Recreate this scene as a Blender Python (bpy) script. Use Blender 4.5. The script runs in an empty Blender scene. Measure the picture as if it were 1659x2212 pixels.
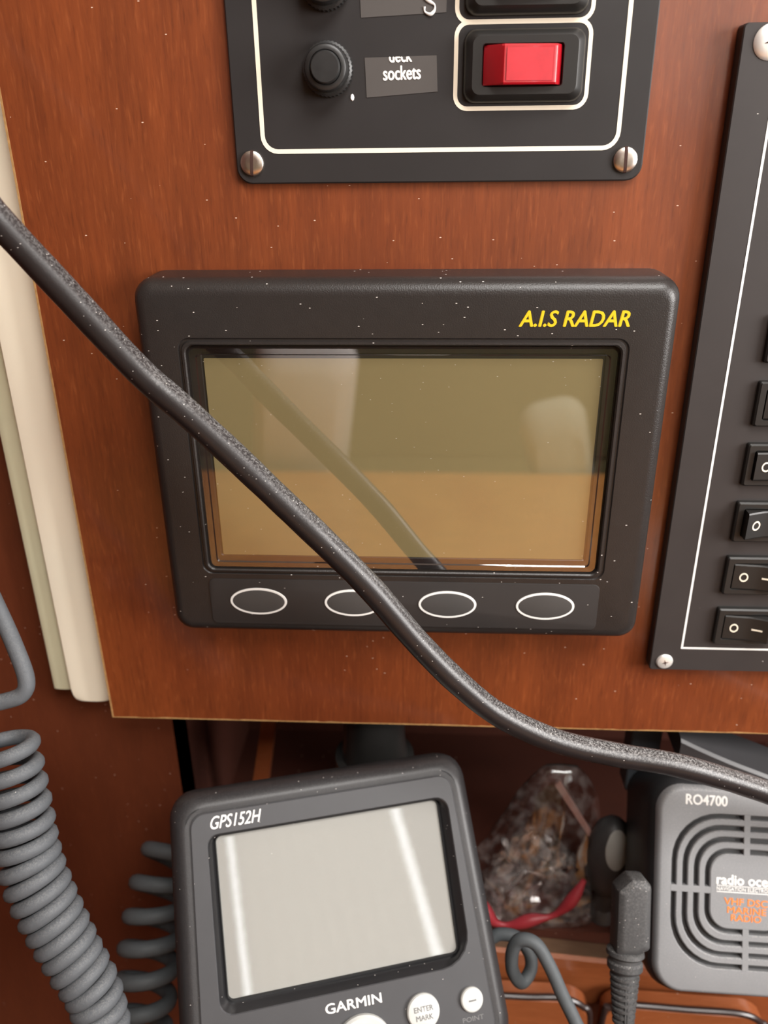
import bpy, bmesh, math, random
from mathutils import Vector, Matrix, noise

scn = bpy.context.scene
col = scn.collection
MM = 0.001
random.seed(7)

# ------------------------------------------------------------------ camera
R = ((0.9985967874340191, 0.05196841551602646, -0.010185279338801752),
     (0.011968092340246338, -0.4088201892126498, -0.9125364746999607),
     (-0.05158702251721006, 0.9111340936881078, -0.40886849038159206))
cam_d = bpy.data.cameras.new('camera')
cam = bpy.data.objects.new('camera', cam_d)
col.objects.link(cam)
rx, ry, rz = (Vector(r) for r in R)
m = Matrix((rx, -ry, -rz)).transposed().to_4x4()
m.translation = Vector((0, -0.26415, 0))
cam.matrix_world = m
cam_d.sensor_fit = 'VERTICAL'
cam_d.sensor_height = 36.0
cam_d.lens = 36.0 * 1750 / 2212
cam_d.clip_start = 0.005
cam_d.clip_end = 50
cam_d.dof.use_dof = True
cam_d.dof.focus_distance = 0.246
cam_d.dof.aperture_fstop = 11.5
scn.camera = cam

# ------------------------------------------------------------------ world, lights, exposure
w = bpy.data.worlds.new('world')
scn.world = w
w.use_nodes = True
w.node_tree.nodes['Background'].inputs[0].default_value = (0.95, 0.97, 1.0, 1)
w.node_tree.nodes['Background'].inputs[1].default_value = 0.6
vs = scn.view_settings
vs.view_transform = 'Standard'
vs.look = 'None'
vs.gamma = 1
vs.use_curve_mapping = False
vs.exposure = 0.15
scn.cycles.max_bounces = 6
scn.cycles.diffuse_bounces = 3
scn.cycles.glossy_bounces = 3
scn.cycles.transparent_max_bounces = 12
scn.cycles.use_adaptive_sampling = True
scn.cycles.adaptive_threshold = 0.03


def area(name, loc, direction, sx, sy, power, color):
    d = bpy.data.lights.new(name, 'AREA')
    d.shape = 'RECTANGLE'
    d.size, d.size_y = sx, sy
    d.energy = power
    d.color = color
    o = bpy.data.objects.new(name, d)
    o.location = loc
    o.rotation_euler = Vector(direction).to_track_quat('-Z', 'Y').to_euler()
    col.objects.link(o)
    return o


area('hatch_daylight', (0.40, -0.72, 0.835), (0, 0, -1), 0.62, 0.62, 21.0, (1.0, 0.97, 0.93))
area('side_window_daylight', (0.79, -0.44, 0.10), (-1, 0, 0), 0.44, 0.44, 14.0, (1.0, 0.97, 0.94))
area('rear_window_daylight', (0.62, -1.49, 0.40), (0, 1, 0), 0.47, 0.64, 10.0, (0.95, 0.98, 1.0))


# ------------------------------------------------------------------ materials
class NT:
    def __init__(s, name):
        s.m = bpy.data.materials.new(name)
        s.m.use_nodes = True
        s.t = s.m.node_tree
        s.p = s.t.nodes['Principled BSDF']
        s.out = s.t.nodes['Material Output']

    def n(s, kind, **kw):
        nd = s.t.nodes.new(kind)
        for k, v in kw.items():
            if k in nd.inputs.keys() or isinstance(k, int):
                nd.inputs[k].default_value = v
            else:
                setattr(nd, k, v)
        return nd

    def l(s, a, b):
        s.t.links.new(a, b)

    def coords(s, scale=(1, 1, 1), rot=(0, 0, 0)):
        tc = s.n('ShaderNodeTexCoord')
        mp = s.n('ShaderNodeMapping')
        mp.inputs['Scale'].default_value = scale
        mp.inputs['Rotation'].default_value = rot
        s.l(tc.outputs['Object'], mp.inputs['Vector'])
        return mp.outputs[0]

    def noise(s, vec, scale, detail=3, rough=0.5):
        nz = s.n('ShaderNodeTexNoise')
        nz.inputs['Scale'].default_value = scale
        nz.inputs['Detail'].default_value = detail
        nz.inputs['Roughness'].default_value = rough
        s.l(vec, nz.inputs['Vector'])
        return nz.outputs['Fac']

    def ramp(s, fac, a, b, ca=(0, 0, 0, 1), cb=(1, 1, 1, 1)):
        r = s.n('ShaderNodeValToRGB')
        r.color_ramp.elements[0].position = a
        r.color_ramp.elements[1].position = b
        r.color_ramp.elements[0].color = ca
        r.color_ramp.elements[1].color = cb
        s.l(fac, r.inputs[0])
        return r.outputs[0]

    def mix(s, fac, a, b):
        mx = s.n('ShaderNodeMix')
        mx.data_type = 'RGBA'
        for i, v in ((0, fac), (6, a), (7, b)):
            if hasattr(v, 'links'):
                s.l(v, mx.inputs[i])
            else:
                mx.inputs[i].default_value = v if i == 0 else (*v[:3], 1)
        return mx.outputs[2]

    def math(s, op, a, b=0.0):
        q = s.n('ShaderNodeMath')
        q.operation = op
        for i, v in ((0, a), (1, b)):
            if hasattr(v, 'links'):
                s.l(v, q.inputs[i])
            else:
                q.inputs[i].default_value = v
        return q.outputs[0]

    def specks(s, scale, size, keep, rot=(0.3, 0.5, 0.6), stretch=(1, 1, 2.4)):
        """sparse small flecks: 1 inside a fleck"""
        v = s.n('ShaderNodeTexVoronoi')
        v.inputs['Scale'].default_value = scale
        s.l(s.coords(stretch, rot), v.inputs['Vector'])
        sep = s.n('ShaderNodeSeparateColor')
        s.l(v.outputs['Color'], sep.inputs[0])
        a = s.math('LESS_THAN', v.outputs['Distance'], size)
        b = s.math('LESS_THAN', sep.outputs[0], keep)
        return s.math('MULTIPLY', a, b)

    def bump(s, h, strength, dist):
        b = s.n('ShaderNodeBump')
        b.inputs['Strength'].default_value = strength
        b.inputs['Distance'].default_value = dist
        s.l(h, b.inputs['Height'])
        s.l(b.outputs[0], s.p.inputs['Normal'])


def plastic(name, c, rough=0.5, spec=0.5, coat=0.0, metal=0.0, var=0.25, vscale=120, bump=0.0,
            specks=None, dust=0.0, dustcol=(0.42, 0.40, 0.38), transmission=0.0, coat_rough=0.1):
    t = NT(name)
    p = t.p
    base = tuple(x * (1 - var) for x in c)
    top = tuple(min(1, x * (1 + var)) for x in c)
    nz = t.noise(t.coords(), vscale, 4)
    colr = t.mix(nz, base, top)
    if dust > 0:
        g = t.n('ShaderNodeNewGeometry')
        sx = t.n('ShaderNodeSeparateXYZ')
        t.l(g.outputs['Normal'], sx.inputs[0])
        up = t.ramp(sx.outputs['Z'], 0.30, 0.95)
        dn = t.ramp(t.noise(t.coords(), 1600, 6, 0.8), 0.46, 0.62)
        f = t.math('MULTIPLY', t.math('MULTIPLY', up, dn), dust)
        colr = t.mix(f, colr, dustcol)
    if specks:
        sc, size, keep = specks
        f = t.specks(sc, size, keep)
        colr = t.mix(f, colr, (0.62, 0.58, 0.54))
    t.l(colr, p.inputs['Base Color'])
    p.inputs['Roughness'].default_value = rough
    p.inputs['Specular IOR Level'].default_value = spec
    p.inputs['Coat Weight'].default_value = coat
    p.inputs['Coat Roughness'].default_value = coat_rough
    p.inputs['Metallic'].default_value = metal
    p.inputs['Transmission Weight'].default_value = transmission
    if bump:
        t.bump(t.noise(t.coords(), 2500, 2), bump, 0.0002)
    return t.m


def wood(name, dark, light, rough=0.35, coat=0.5, coat_rough=0.12, grain=1.0, horizontal=False):
    t = NT(name)
    sx, sz = (700, 45) if not horizontal else (45, 700)
    fine = t.noise(t.coords((sx, sx if not horizontal else 300, sz)), 1.0, 4, 0.6)
    s2 = (90, 90, 14) if not horizontal else (14, 60, 90)
    broad = t.noise(t.coords(s2), 1.0, 3, 0.5)
    big = t.noise(t.coords((9, 9, 5)), 1.0, 2)
    a = t.mix(t.ramp(fine, 0.30, 0.70), dark, light)
    b = t.mix(t.ramp(broad, 0.32, 0.68), tuple(x * 0.62 for x in light), tuple(min(1, x * 1.15) for x in light))
    c = t.mix(0.5, a, b)
    mean = tuple((x + y) / 2 for x, y in zip(dark, light))
    c = t.mix(grain, mean, c)
    c = t.mix(t.math('MULTIPLY', t.ramp(big, 0.35, 0.7), 0.45), c, (dark[0] * 0.9, dark[1] * 0.62, dark[2] * 0.6))
    # short pale pores along the grain
    s3 = (900, 900, 130) if not horizontal else (130, 900, 900)
    pn = t.noise(t.coords(s3), 1.0, 2)
    c = t.mix(t.math('MULTIPLY', t.ramp(pn, 0.57, 0.70), 0.17 * grain), c, (min(1, light[0] * 1.9), light[1] * 2.4, light[2] * 3.2))
    c = t.mix(t.math('MULTIPLY', t.ramp(pn, 0.30, 0.42, (1, 1, 1, 1), (0, 0, 0, 1)), 0.28 * grain), c, tuple(x * 0.55 for x in dark))
    f = t.specks(190, 0.065, 0.30)
    c = t.mix(f, c, (0.62, 0.45, 0.36))
    t.l(c, t.p.inputs['Base Color'])
    t.p.inputs['Roughness'].default_value = rough
    t.p.inputs['Coat Weight'].default_value = coat
    t.p.inputs['Coat Roughness'].default_value = coat_rough
    t.bump(fine, 0.12, 0.0003)
    return t.m


def clear(name, ior=1.5, gain=1.6, rough=0.02, tint=(1, 1, 1), haze=0.0):
    """thin clear window: lets light straight through, mirrors by Fresnel"""
    t = NT(name)
    t.t.nodes.remove(t.p)
    lw = t.n('ShaderNodeLayerWeight')
    lw.inputs['Blend'].default_value = 0.5
    f0 = ((ior - 1) / (ior + 1)) ** 2
    fr = t.math('ADD', t.math('MULTIPLY', t.math('POWER', lw.outputs['Facing'], 5.0), 1 - f0), f0)
    tr = t.n('ShaderNodeBsdfTransparent')
    tr.inputs[0].default_value = (*tint, 1)
    gl = t.n('ShaderNodeBsdfGlossy')
    gl.inputs['Roughness'].default_value = rough
    mx = t.n('ShaderNodeMixShader')
    f = t.math('MINIMUM', t.math('MULTIPLY', fr, gain), 1.0)
    t.l(f, mx.inputs[0])
    t.l(tr.outputs[0], mx.inputs[1])
    t.l(gl.outputs[0], mx.inputs[2])
    last = mx.outputs[0]
    if haze:
        df = t.n('ShaderNodeBsdfDiffuse')
        df.inputs[0].default_value = (0.6, 0.58, 0.56, 1)
        m2 = t.n('ShaderNodeMixShader')
        nz = t.ramp(t.noise(t.coords(), 180, 4), 0.45, 0.75)
        t.l(t.math('MULTIPLY', nz, haze), m2.inputs[0])
        t.l(last, m2.inputs[1])
        t.l(df.outputs[0], m2.inputs[2])
        last = m2.outputs[0]
    t.l(last, t.out.inputs['Surface'])
    return t.m


M = {}
M['veneer'] = wood('varnished_veneer', (0.105, 0.020, 0.0045), (0.215, 0.050, 0.011), rough=0.45, coat=0.7, coat_rough=0.15)
M['wall_wood'] = wood('red_wall_wood', (0.085, 0.018, 0.006), (0.13, 0.031, 0.010), rough=0.5, coat=0.25, coat_rough=0.25, grain=0.5)
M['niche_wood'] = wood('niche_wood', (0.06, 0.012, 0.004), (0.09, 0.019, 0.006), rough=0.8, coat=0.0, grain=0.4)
M['orange_wood'] = wood('orange_wood', (0.22, 0.060, 0.018), (0.34, 0.105, 0.035), rough=0.4, coat=0.35, grain=0.6, horizontal=True)
M['dull_wood'] = wood('dull_wood', (0.09, 0.045, 0.021), (0.14, 0.075, 0.038), rough=0.8, coat=0.0, grain=0.6, horizontal=True)
M['raw_ply'] = plastic('raw_plywood_edge', (0.36, 0.20, 0.075), 0.8, 0.3, var=0.5, vscale=500)
M['cream'] = plastic('cream_paint', (0.92, 0.85, 0.69), 0.45, 0.4, var=0.04, vscale=30)
M['green_cream'] = plastic('pale_green_paint', (0.62, 0.60, 0.42), 0.55, 0.3, var=0.06, vscale=60)
M['ais_body'] = plastic('black_textured_plastic', (0.022, 0.0185, 0.017), 0.34, 0.42, var=0.12, vscale=300, bump=0.35, specks=(260, 0.08, 0.42))
M['ais_pad'] = plastic('black_membrane', (0.026, 0.023, 0.022), 0.5, 0.4, var=0.1, specks=(300, 0.07, 0.2))
M['ais_button'] = plastic('charcoal_button', (0.055, 0.052, 0.050), 0.5, 0.4, var=0.1)
M['white_ink'] = plastic('white_ink', (0.78, 0.77, 0.74), 0.5, 0.4, var=0.05)
M['cream_ink'] = plastic('cream_ink', (0.82, 0.74, 0.60), 0.55, 0.3, var=0.05, vscale=300)
M['yellow_ink'] = plastic('yellow_ink', (0.66, 0.47, 0.012), 0.5, 0.4, var=0.05)
M['orange_ink'] = plastic('orange_ink', (0.75, 0.20, 0.03), 0.5, 0.4, var=0.08)
M['black_ink'] = plastic('grey_ink', (0.16, 0.16, 0.16), 0.6, 0.3, var=0.3, vscale=600)
M['lens_border'] = plastic('lens_border', (0.022, 0.016, 0.016), 0.3, 0.5, var=0.1)
M['lcd'] = plastic('olive_liquid_crystal', (0.26, 0.205, 0.095), 0.6, 0.3, var=0.05, vscale=15, specks=(260, 0.06, 0.5))
M['gps_lcd'] = plastic('grey_liquid_crystal', (0.25, 0.247, 0.228), 0.6, 0.3, var=0.02, vscale=15, specks=(190, 0.05, 0.05))
M['lens'] = clear('clear_lens', 1.5, 4.5, 0.015)
M['gps_lens'] = clear('gps_lens', 1.5, 1.2, 0.03)
M['panel_black'] = plastic('black_painted_aluminium', (0.022, 0.020, 0.020), 0.45, 0.4, var=0.18, vscale=60, specks=(150, 0.05, 0.07))
M['panel_brown'] = plastic('black_engraved_laminate', (0.033, 0.028, 0.027), 0.5, 0.4, var=0.12, vscale=90, specks=(200, 0.055, 0.10))
M['switch_black'] = plastic('black_switch_plastic', (0.015, 0.014, 0.013), 0.42, 0.5, var=0.15)
M['fuse_black'] = plastic('black_bakelite', (0.020, 0.020, 0.020), 0.40, 0.5, var=0.3, vscale=500)
M['red_lens'] = plastic('red_translucent_plastic', (0.36, 0.006, 0.013), 0.28, 0.5, coat=0.4, var=0.12, vscale=350)
M['red_window'] = plastic('red_ribbed_window', (0.46, 0.022, 0.032), 0.4, 0.5, var=0.25, vscale=260)
M['sticker'] = plastic('grey_label_tape', (0.075, 0.068, 0.064), 0.42, 0.5, var=0.05)
M['steel'] = plastic('nickel_screw', (0.62, 0.56, 0.50), 0.32, 0.5, metal=1.0, var=0.3, vscale=600)
M['bright_steel'] = plastic('bright_screw', (0.90, 0.88, 0.84), 0.38, 0.5, metal=0.6, var=0.06)
M['slot_dark'] = plastic('screw_slot_grime', (0.05, 0.025, 0.02), 0.8, 0.2)  # dark colour of the strip laid over the screw head
M['cable_black'] = plastic('black_rubber_cable', (0.016, 0.013, 0.013), 0.36, 0.45, var=0.2, vscale=200, bump=0.15, dust=0.8, dustcol=(0.42, 0.41, 0.40), specks=(520, 0.10, 0.30))
M['cord_grey'] = plastic('grey_coil_rubber', (0.082, 0.088, 0.096), 0.62, 0.35, var=0.14, vscale=500, bump=0.3, dust=0.25, dustcol=(0.34, 0.33, 0.31), specks=(330, 0.06, 0.06))
M['cord_dark'] = plastic('slate_coil_rubber', (0.07, 0.078, 0.083), 0.6, 0.35, var=0.12, vscale=400, bump=0.2)
M['gps_body'] = plastic('black_gps_rubber', (0.022, 0.021, 0.022), 0.45, 0.5, var=0.15, vscale=400, bump=0.2, dust=0.05, specks=(420, 0.09, 0.24))
M['gps_face'] = plastic('dark_grey_gps_face', (0.046, 0.046, 0.049), 0.5, 0.45, var=0.08, specks=(300, 0.06, 0.08))
M['gps_recess'] = plastic('black_gps_recess', (0.014, 0.014, 0.015), 0.3, 0.5, var=0.1, specks=(500, 0.09, 0.18))
M['button_white'] = plastic('off_white_button', (0.52, 0.525, 0.50), 0.4, 0.5, var=0.06)
M['post_black'] = plastic('black_post', (0.018, 0.017, 0.016), 0.28, 0.5, var=0.2)
M['vhf_face'] = plastic('grey_radio_face', (0.19, 0.193, 0.20), 0.5, 0.45, var=0.05, dust=0.35, dustcol=(0.5, 0.48, 0.44), specks=(420, 0.075, 0.16))
M['vhf_body'] = plastic('black_radio_body', (0.022, 0.022, 0.023), 0.4, 0.5, var=0.2, specks=(420, 0.06, 0.1))
M['vhf_slot'] = plastic('grille_floor', (0.02, 0.02, 0.02), 0.8, 0.2)
M['bracket'] = plastic('slate_bracket', (0.055, 0.065, 0.075), 0.45, 0.5, var=0.1)
M['bracket_dark'] = plastic('charcoal_bracket', (0.035, 0.034, 0.036), 0.4, 0.5, var=0.1)
M['plug'] = plastic('charcoal_plug_rubber', (0.045, 0.045, 0.046), 0.6, 0.4, var=0.15, dust=0.35, specks=(520, 0.10, 0.30))
M['bag'] = clear('clear_plastic_film', 1.45, 2.4, 0.13, (0.94, 0.91, 0.90), haze=0.14)
M['bag_inner'] = clear('crumpled_film', 1.45, 4.0, 0.16, (0.92, 0.90, 0.90), haze=0.30)
M['red_rubber'] = plastic('red_seal', (0.32, 0.025, 0.035), 0.45, 0.5, var=0.2)
M['seal'] = plastic('pinkish_heat_seal', (0.34, 0.19, 0.16), 0.4, 0.5, var=0.2)
M['pale_fitting'] = plastic('pale_fitting', (0.40, 0.38, 0.37), 0.3, 0.5, metal=0.4, var=0.2, vscale=300)
M['knob'] = plastic('dark_rubber_knob', (0.045, 0.043, 0.043), 0.45, 0.5, var=0.2)
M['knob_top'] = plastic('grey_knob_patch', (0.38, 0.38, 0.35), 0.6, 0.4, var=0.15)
M['edge_dark'] = plastic('dark_edge_moulding', (0.030, 0.018, 0.016), 0.28, 0.5, var=0.1)
M['ceiling_paint'] = plastic('off_white_headlining', (0.74, 0.70, 0.62), 0.7, 0.3, var=0.03, vscale=20)
M['olive_fabric'] = plastic('olive_upholstery', (0.12, 0.115, 0.055), 0.9, 0.2, var=0.15, vscale=60)
M['white_fabric'] = plastic('white_cotton', (0.78, 0.76, 0.74), 0.9, 0.2, var=0.04)
M['sage_fabric'] = plastic('sage_cotton', (0.45, 0.46, 0.38), 0.9, 0.2, var=0.08)
def sheer(name, c):
    t = NT(name)
    tl = t.n('ShaderNodeBsdfTranslucent')
    tl.inputs[0].default_value = (*c, 1)
    t.p.inputs['Base Color'].default_value = (*c, 1)
    t.p.inputs['Roughness'].default_value = 0.9
    mx = t.n('ShaderNodeMixShader')
    wv = t.ramp(t.noise(t.coords(), 900, 2), 0.3, 0.7, (0.25, 0.25, 0.25, 1), (0.4, 0.4, 0.4, 1))
    t.l(wv, mx.inputs[0])
    t.l(t.p.outputs[0], mx.inputs[1])
    t.l(tl.outputs[0], mx.inputs[2])
    t.l(mx.outputs[0], t.out.inputs['Surface'])
    return t.m


M['curtain_fabric'] = sheer('pale_curtain_cloth', (0.80, 0.77, 0.72))
M['paper'] = plastic('chart_paper', (0.80, 0.78, 0.74), 0.8, 0.2, var=0.03)
M['teak'] = wood('orange_teak', (0.60, 0.23, 0.055), (0.80, 0.36, 0.10), rough=0.45, coat=0.2, grain=0.8, horizontal=True)


# ------------------------------------------------------------------ mesh helpers (millimetres in, metres out)
def rr(cx, cz, w, h, r, y, n=6):
    """rounded rectangle ring in the XZ plane at depth y"""
    r = max(0.01, min(r, w / 2 - 0.005, h / 2 - 0.005))
    pts = []
    for sx, sz, a0 in ((1, 1, 0), (-1, 1, 90), (-1, -1, 180), (1, -1, 270)):
        ox, oz = cx + sx * (w / 2 - r), cz + sz * (h / 2 - r)
        for i in range(n + 1):
            a = math.radians(a0 + 90 * i / n)
            pts.append((ox + r * math.cos(a), y, oz + r * math.sin(a)))
    return pts


def rp(poly, r, y, inset=0.0, n=5):
    """rounded convex polygon (counter-clockwise in XZ) ring at depth y, inset by a distance"""
    k = len(poly)
    P = []
    for i in range(k):
        p0, p1, p2 = Vector(poly[i - 1]), Vector(poly[i]), Vector(poly[(i + 1) % k])
        d1, d2 = (p1 - p0).normalized(), (p2 - p1).normalized()
        n1, n2 = Vector((-d1.y, d1.x)), Vector((-d2.y, d2.x))
        b = n1 + n2
        P.append(p1 + b * (inset / (1 + n1.dot(n2))))
    out = []
    for i in range(k):
        p0, p1, p2 = P[i - 1], P[i], P[(i + 1) % k]
        ri = r[i] if isinstance(r, (list, tuple)) else r
        ri = max(0.02, ri)
        d1, d2 = (p0 - p1).normalized(), (p2 - p1).normalized()
        ang = d1.angle(d2)
        t = ri / math.tan(ang / 2)
        c = p1 + (d1 + d2).normalized() * (ri / math.sin(ang / 2))
        a, b = p1 + d1 * t - c, p1 + d2 * t - c
        a0 = math.atan2(a.y, a.x)
        da = (math.atan2(b.y, b.x) - a0 + math.pi) % (2 * math.pi) - math.pi
        for j in range(n + 1):
            q = a0 + da * j / n
            out.append((c.x + ri * math.cos(q), y, c.y + ri * math.sin(q)))
    return out


def circ(cx, cz, r, y, n=32, rz=None):
    return [(cx + r * math.cos(2 * math.pi * i / n), y, cz + (rz or r) * math.sin(2 * math.pi * i / n)) for i in range(n)]


def spline(pts, per=8):
    P = [Vector(p) for p in pts]
    P = [2 * P[0] - P[1]] + P + [2 * P[-1] - P[-2]]
    out = []
    for i in range(1, len(P) - 2):
        a, b, c, d = P[i - 1:i + 3]
        for j in range(per):
            t = j / per
            out.append(0.5 * ((2 * b) + (c - a) * t + (2 * a - 5 * b + 4 * c - d) * t * t + (3 * b - a - 3 * c + d) * t ** 3))
    out.append(P[-2])
    return out


def frames(pts):
    T = []
    for i in range(len(pts)):
        a, b = pts[max(0, i - 1)], pts[min(len(pts) - 1, i + 1)]
        T.append((b - a).normalized())
    ref = Vector((0, 1, 0)) if abs(T[0].y) < 0.9 else Vector((1, 0, 0))
    N = [(ref - T[0] * ref.dot(T[0])).normalized()]
    for i in range(1, len(pts)):
        v = N[-1] - T[i] * N[-1].dot(T[i])
        N.append(v.normalized())
    return T, N


class MB:
    def __init__(s):
        s.v, s.f = [], []

    def loft(s, rings, cap0=True, cap1=True, loop=False):
        b = len(s.v)
        n = len(rings[0])
        for r in rings:
            s.v += [tuple(p) for p in r]
        k = len(rings)
        for i in range(k if loop else k - 1):
            i2 = (i + 1) % k
            for j in range(n):
                j2 = (j + 1) % n
                s.f.append((b + i * n + j, b + i * n + j2, b + i2 * n + j2, b + i2 * n + j))
        if not loop:
            if cap0:
                s.f.append(tuple(b + j for j in range(n)))
            if cap1:
                s.f.append(tuple(b + (k - 1) * n + j for j in range(n)))
        return s

    def box(s, x0, x1, y0, y1, z0, z1):
        return s.loft([[(x0, y0, z0), (x1, y0, z0), (x1, y0, z1), (x0, y0, z1)],
                       [(x0, y1, z0), (x1, y1, z0), (x1, y1, z1), (x0, y1, z1)]])

    def tube(s, pts, r, n=12):
        pts = [Vector(p) for p in pts]
        T, N = frames(pts)
        rings = []
        for i, p in enumerate(pts):
            B = T[i].cross(N[i])
            ri = r(i / (len(pts) - 1)) if callable(r) else r
            rings.append([p + (N[i] * math.cos(2 * math.pi * j / n) + B * math.sin(2 * math.pi * j / n)) * ri for j in range(n)])
        return s.loft(rings)

    def lathe(s, prof, c=(0, 0, 0), axis='Y', n=32):
        rings = []
        for r, h in prof:
            r = max(r, 0.001)
            ring = []
            for i in range(n):
                a = 2 * math.pi * i / n
                u, v = r * math.cos(a), r * math.sin(a)
                ring.append((c[0] + u, c[1] + h, c[2] + v) if axis == 'Y' else (c[0] + u, c[1] + v, c[2] + h))
            rings.append(ring)
        return s.loft(rings)

    def build(s, name, mat, parent=None, smooth=32, recalc=True):
        me = bpy.data.meshes.new(name)
        me.from_pydata([(x * MM, y * MM, z * MM) for x, y, z in s.v], [], s.f)
        if recalc:
            bm = bmesh.new()
            bm.from_mesh(me)
            bmesh.ops.recalc_face_normals(bm, faces=bm.faces)
            bm.to_mesh(me)
            bm.free()
        me.shade_smooth()
        me.set_sharp_from_angle(angle=math.radians(smooth))
        me.materials.append(M[mat])
        o = bpy.data.objects.new(name, me)
        col.objects.link(o)
        if parent:
            o.parent = parent
        return o


def tag(o, label=None, cat=None, group=None, kind=None):
    for k, v in (('label', label), ('category', cat), ('group', group), ('kind', kind)):
        if v:
            o[k] = v
    return o


def empty(name, loc=(0, 0, 0), rot=None):
    o = bpy.data.objects.new(name, None)
    o.empty_display_size = 0.01
    if rot is not None:
        mm = rot.to_4x4()
        mm.translation = Vector(loc) * MM
        o.matrix_world = mm
    else:
        o.location = Vector(loc) * MM
    col.objects.link(o)
    return o


def text(name, body, x, z, width, height, y, mat, parent, shear=0.0, bold=0.0, rot=0.0, cut_above=None, depth=0.06, spacing=1.0):
    """flat lettering whose lower-left corner is (x, z), facing -Y"""
    cu = bpy.data.curves.new('t', 'FONT')
    cu.body = body
    cu.shear = shear
    cu.space_character = spacing
    cu.resolution_u = 3
    ob = bpy.data.objects.new('t', cu)
    col.objects.link(ob)
    bpy.context.view_layer.update()
    me = bpy.data.meshes.new_from_object(ob.evaluated_get(bpy.context.evaluated_depsgraph_get()))
    bpy.data.objects.remove(ob)
    xs = [v.co.x for v in me.vertices]
    ys = [v.co.y for v in me.vertices]
    x0, x1, y0, y1 = min(xs), max(xs), min(ys), max(ys)
    bm = bmesh.new()
    bm.from_mesh(me)
    bmesh.ops.remove_doubles(bm, verts=bm.verts, dist=1e-5)
    ex = bmesh.ops.extrude_face_region(bm, geom=bm.faces[:])
    for v in [g for g in ex['geom'] if isinstance(g, bmesh.types.BMVert)]:
        v.co.z = 1.0
    ca, sa = math.cos(rot), math.sin(rot)
    for v in bm.verts:
        u = (v.co.x - x0) / (x1 - x0) * width
        q = (v.co.y - y0) / (y1 - y0) * height
        d = y - depth if v.co.z > 0.5 else y + 0.02
        v.co = Vector((x + u * ca - q * sa, d, z + u * sa + q * ca)) * MM
    if cut_above is not None:
        bmesh.ops.bisect_plane(bm, geom=bm.verts[:] + bm.edges[:] + bm.faces[:], plane_co=(0, 0, cut_above * MM),
                               plane_no=(0, 0, 1), clear_outer=True)
    if bold:                                         # heavier strokes: shifted copies of the letter shapes
        base = bm.verts[:] + bm.edges[:] + bm.faces[:]
        k = bold * height * 1.5 * MM
        for n_, (ox, oz) in enumerate(((-k, 0), (k, 0), (0, k * 0.6), (0, -k * 0.6))):
            dup = bmesh.ops.duplicate(bm, geom=base)
            for v in dup['geom']:
                if isinstance(v, bmesh.types.BMVert):
                    v.co.x += ox
                    v.co.y -= 0.025 * MM * (n_ + 1)
                    v.co.z += oz
    bmesh.ops.recalc_face_normals(bm, faces=bm.faces)
    bm.to_mesh(me)
    bm.free()
    me.shade_flat()
    me.name = name
    me.materials.clear()
    me.materials.append(M[mat])
    o = bpy.data.objects.new(name, me)
    col.objects.link(o)
    o.parent = parent
    return o


def frame_band(cx, cz, w, h, r, t, y, name, mat, parent, th=0.12):
    """thin printed line following a rounded rectangle (outer size w x h, line width t)"""
    a, b = (w, h, r), (w - 2 * t, h - 2 * t, max(0.05, r - t))
    return MB().loft([rr(cx, cz, *a, y), rr(cx, cz, *a, y - th), rr(cx, cz, *b, y - th), rr(cx, cz, *b, y)], loop=True).build(name, mat, parent)


def struct(o):
    o['kind'] = 'structure'
    return o


# ------------------------------------------------------------------ the setting
BX0, BX1, BZ0, BZ1 = -128.0, 420.0, -212.6, 850.0
board = struct(MB().box(BX0, BX1, 0, 12, BZ0, BZ1).build('wall_front', 'veneer'))
# chipped raw edges of the veneered board
MB().loft([[(BX0 - 0.15, -0.05, BZ0), (BX0 + 0.55, -0.10, BZ0), (BX0 + 0.55, 0.3, BZ0), (BX0 - 0.15, 12, BZ0)],
           [(BX0 - 0.15, -0.05, 300), (BX0 + 0.55, -0.10, 300), (BX0 + 0.55, 0.3, 300), (BX0 - 0.15, 12, 300)]]).build('raw_edge', 'raw_ply', board)
eb = MB()
px = BX0
rnd = random.Random(3)
prev = None
ring = []
while px < 300:
    h = rnd.uniform(0.02, 0.5)
    ring.append((px, h))
    px += rnd.uniform(2, 7)
eb.loft([[(x, -0.12, BZ0 - 0.15), (x, -0.12, BZ0 + h), (x, 0.2, BZ0 + h), (x, 11.9, BZ0 - 0.15)] for x, h in ring])
eb.build('raw_edge', 'raw_ply', board)

# cream half-round trim and pale green strip left of the board
def bar_profile(x0, x1, yb, bulge, n=8):
    pts = [(x0, yb)]
    for i in range(n + 1):
        a = math.pi * i / n
        pts.append(((x0 + x1) / 2 - (x1 - x0) / 2 * math.cos(a), yb - bulge - 1.6 * math.sin(a) ** 0.6 if 0 < i < n else yb - bulge))
    pts.append((x1, yb))
    return pts

t1 = MB()
prof = bar_profile(-148.8, -130.6, 20, 10)
cx = -139.7
rings = []
for z, sc in ((-211.6, 0.70), (-211.0, 0.84), (-209.5, 0.94), (-206.5, 1.0), (-100, 1.0), (100, 1.0), (850, 1.0)):
    rings.append([(cx + (x - cx) * sc, y, z) for x, y in prof])
t1.loft(rings)
struct(t1.build('trim_1', 'cream'))
t2 = MB()
prof = bar_profile(-158.4, -149.2, 21, 6)
t2.loft([[(x, y, z) for x, y in prof] for z in (-209.5, 850)])
struct(t2.build('trim_2', 'green_cream'))

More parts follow.
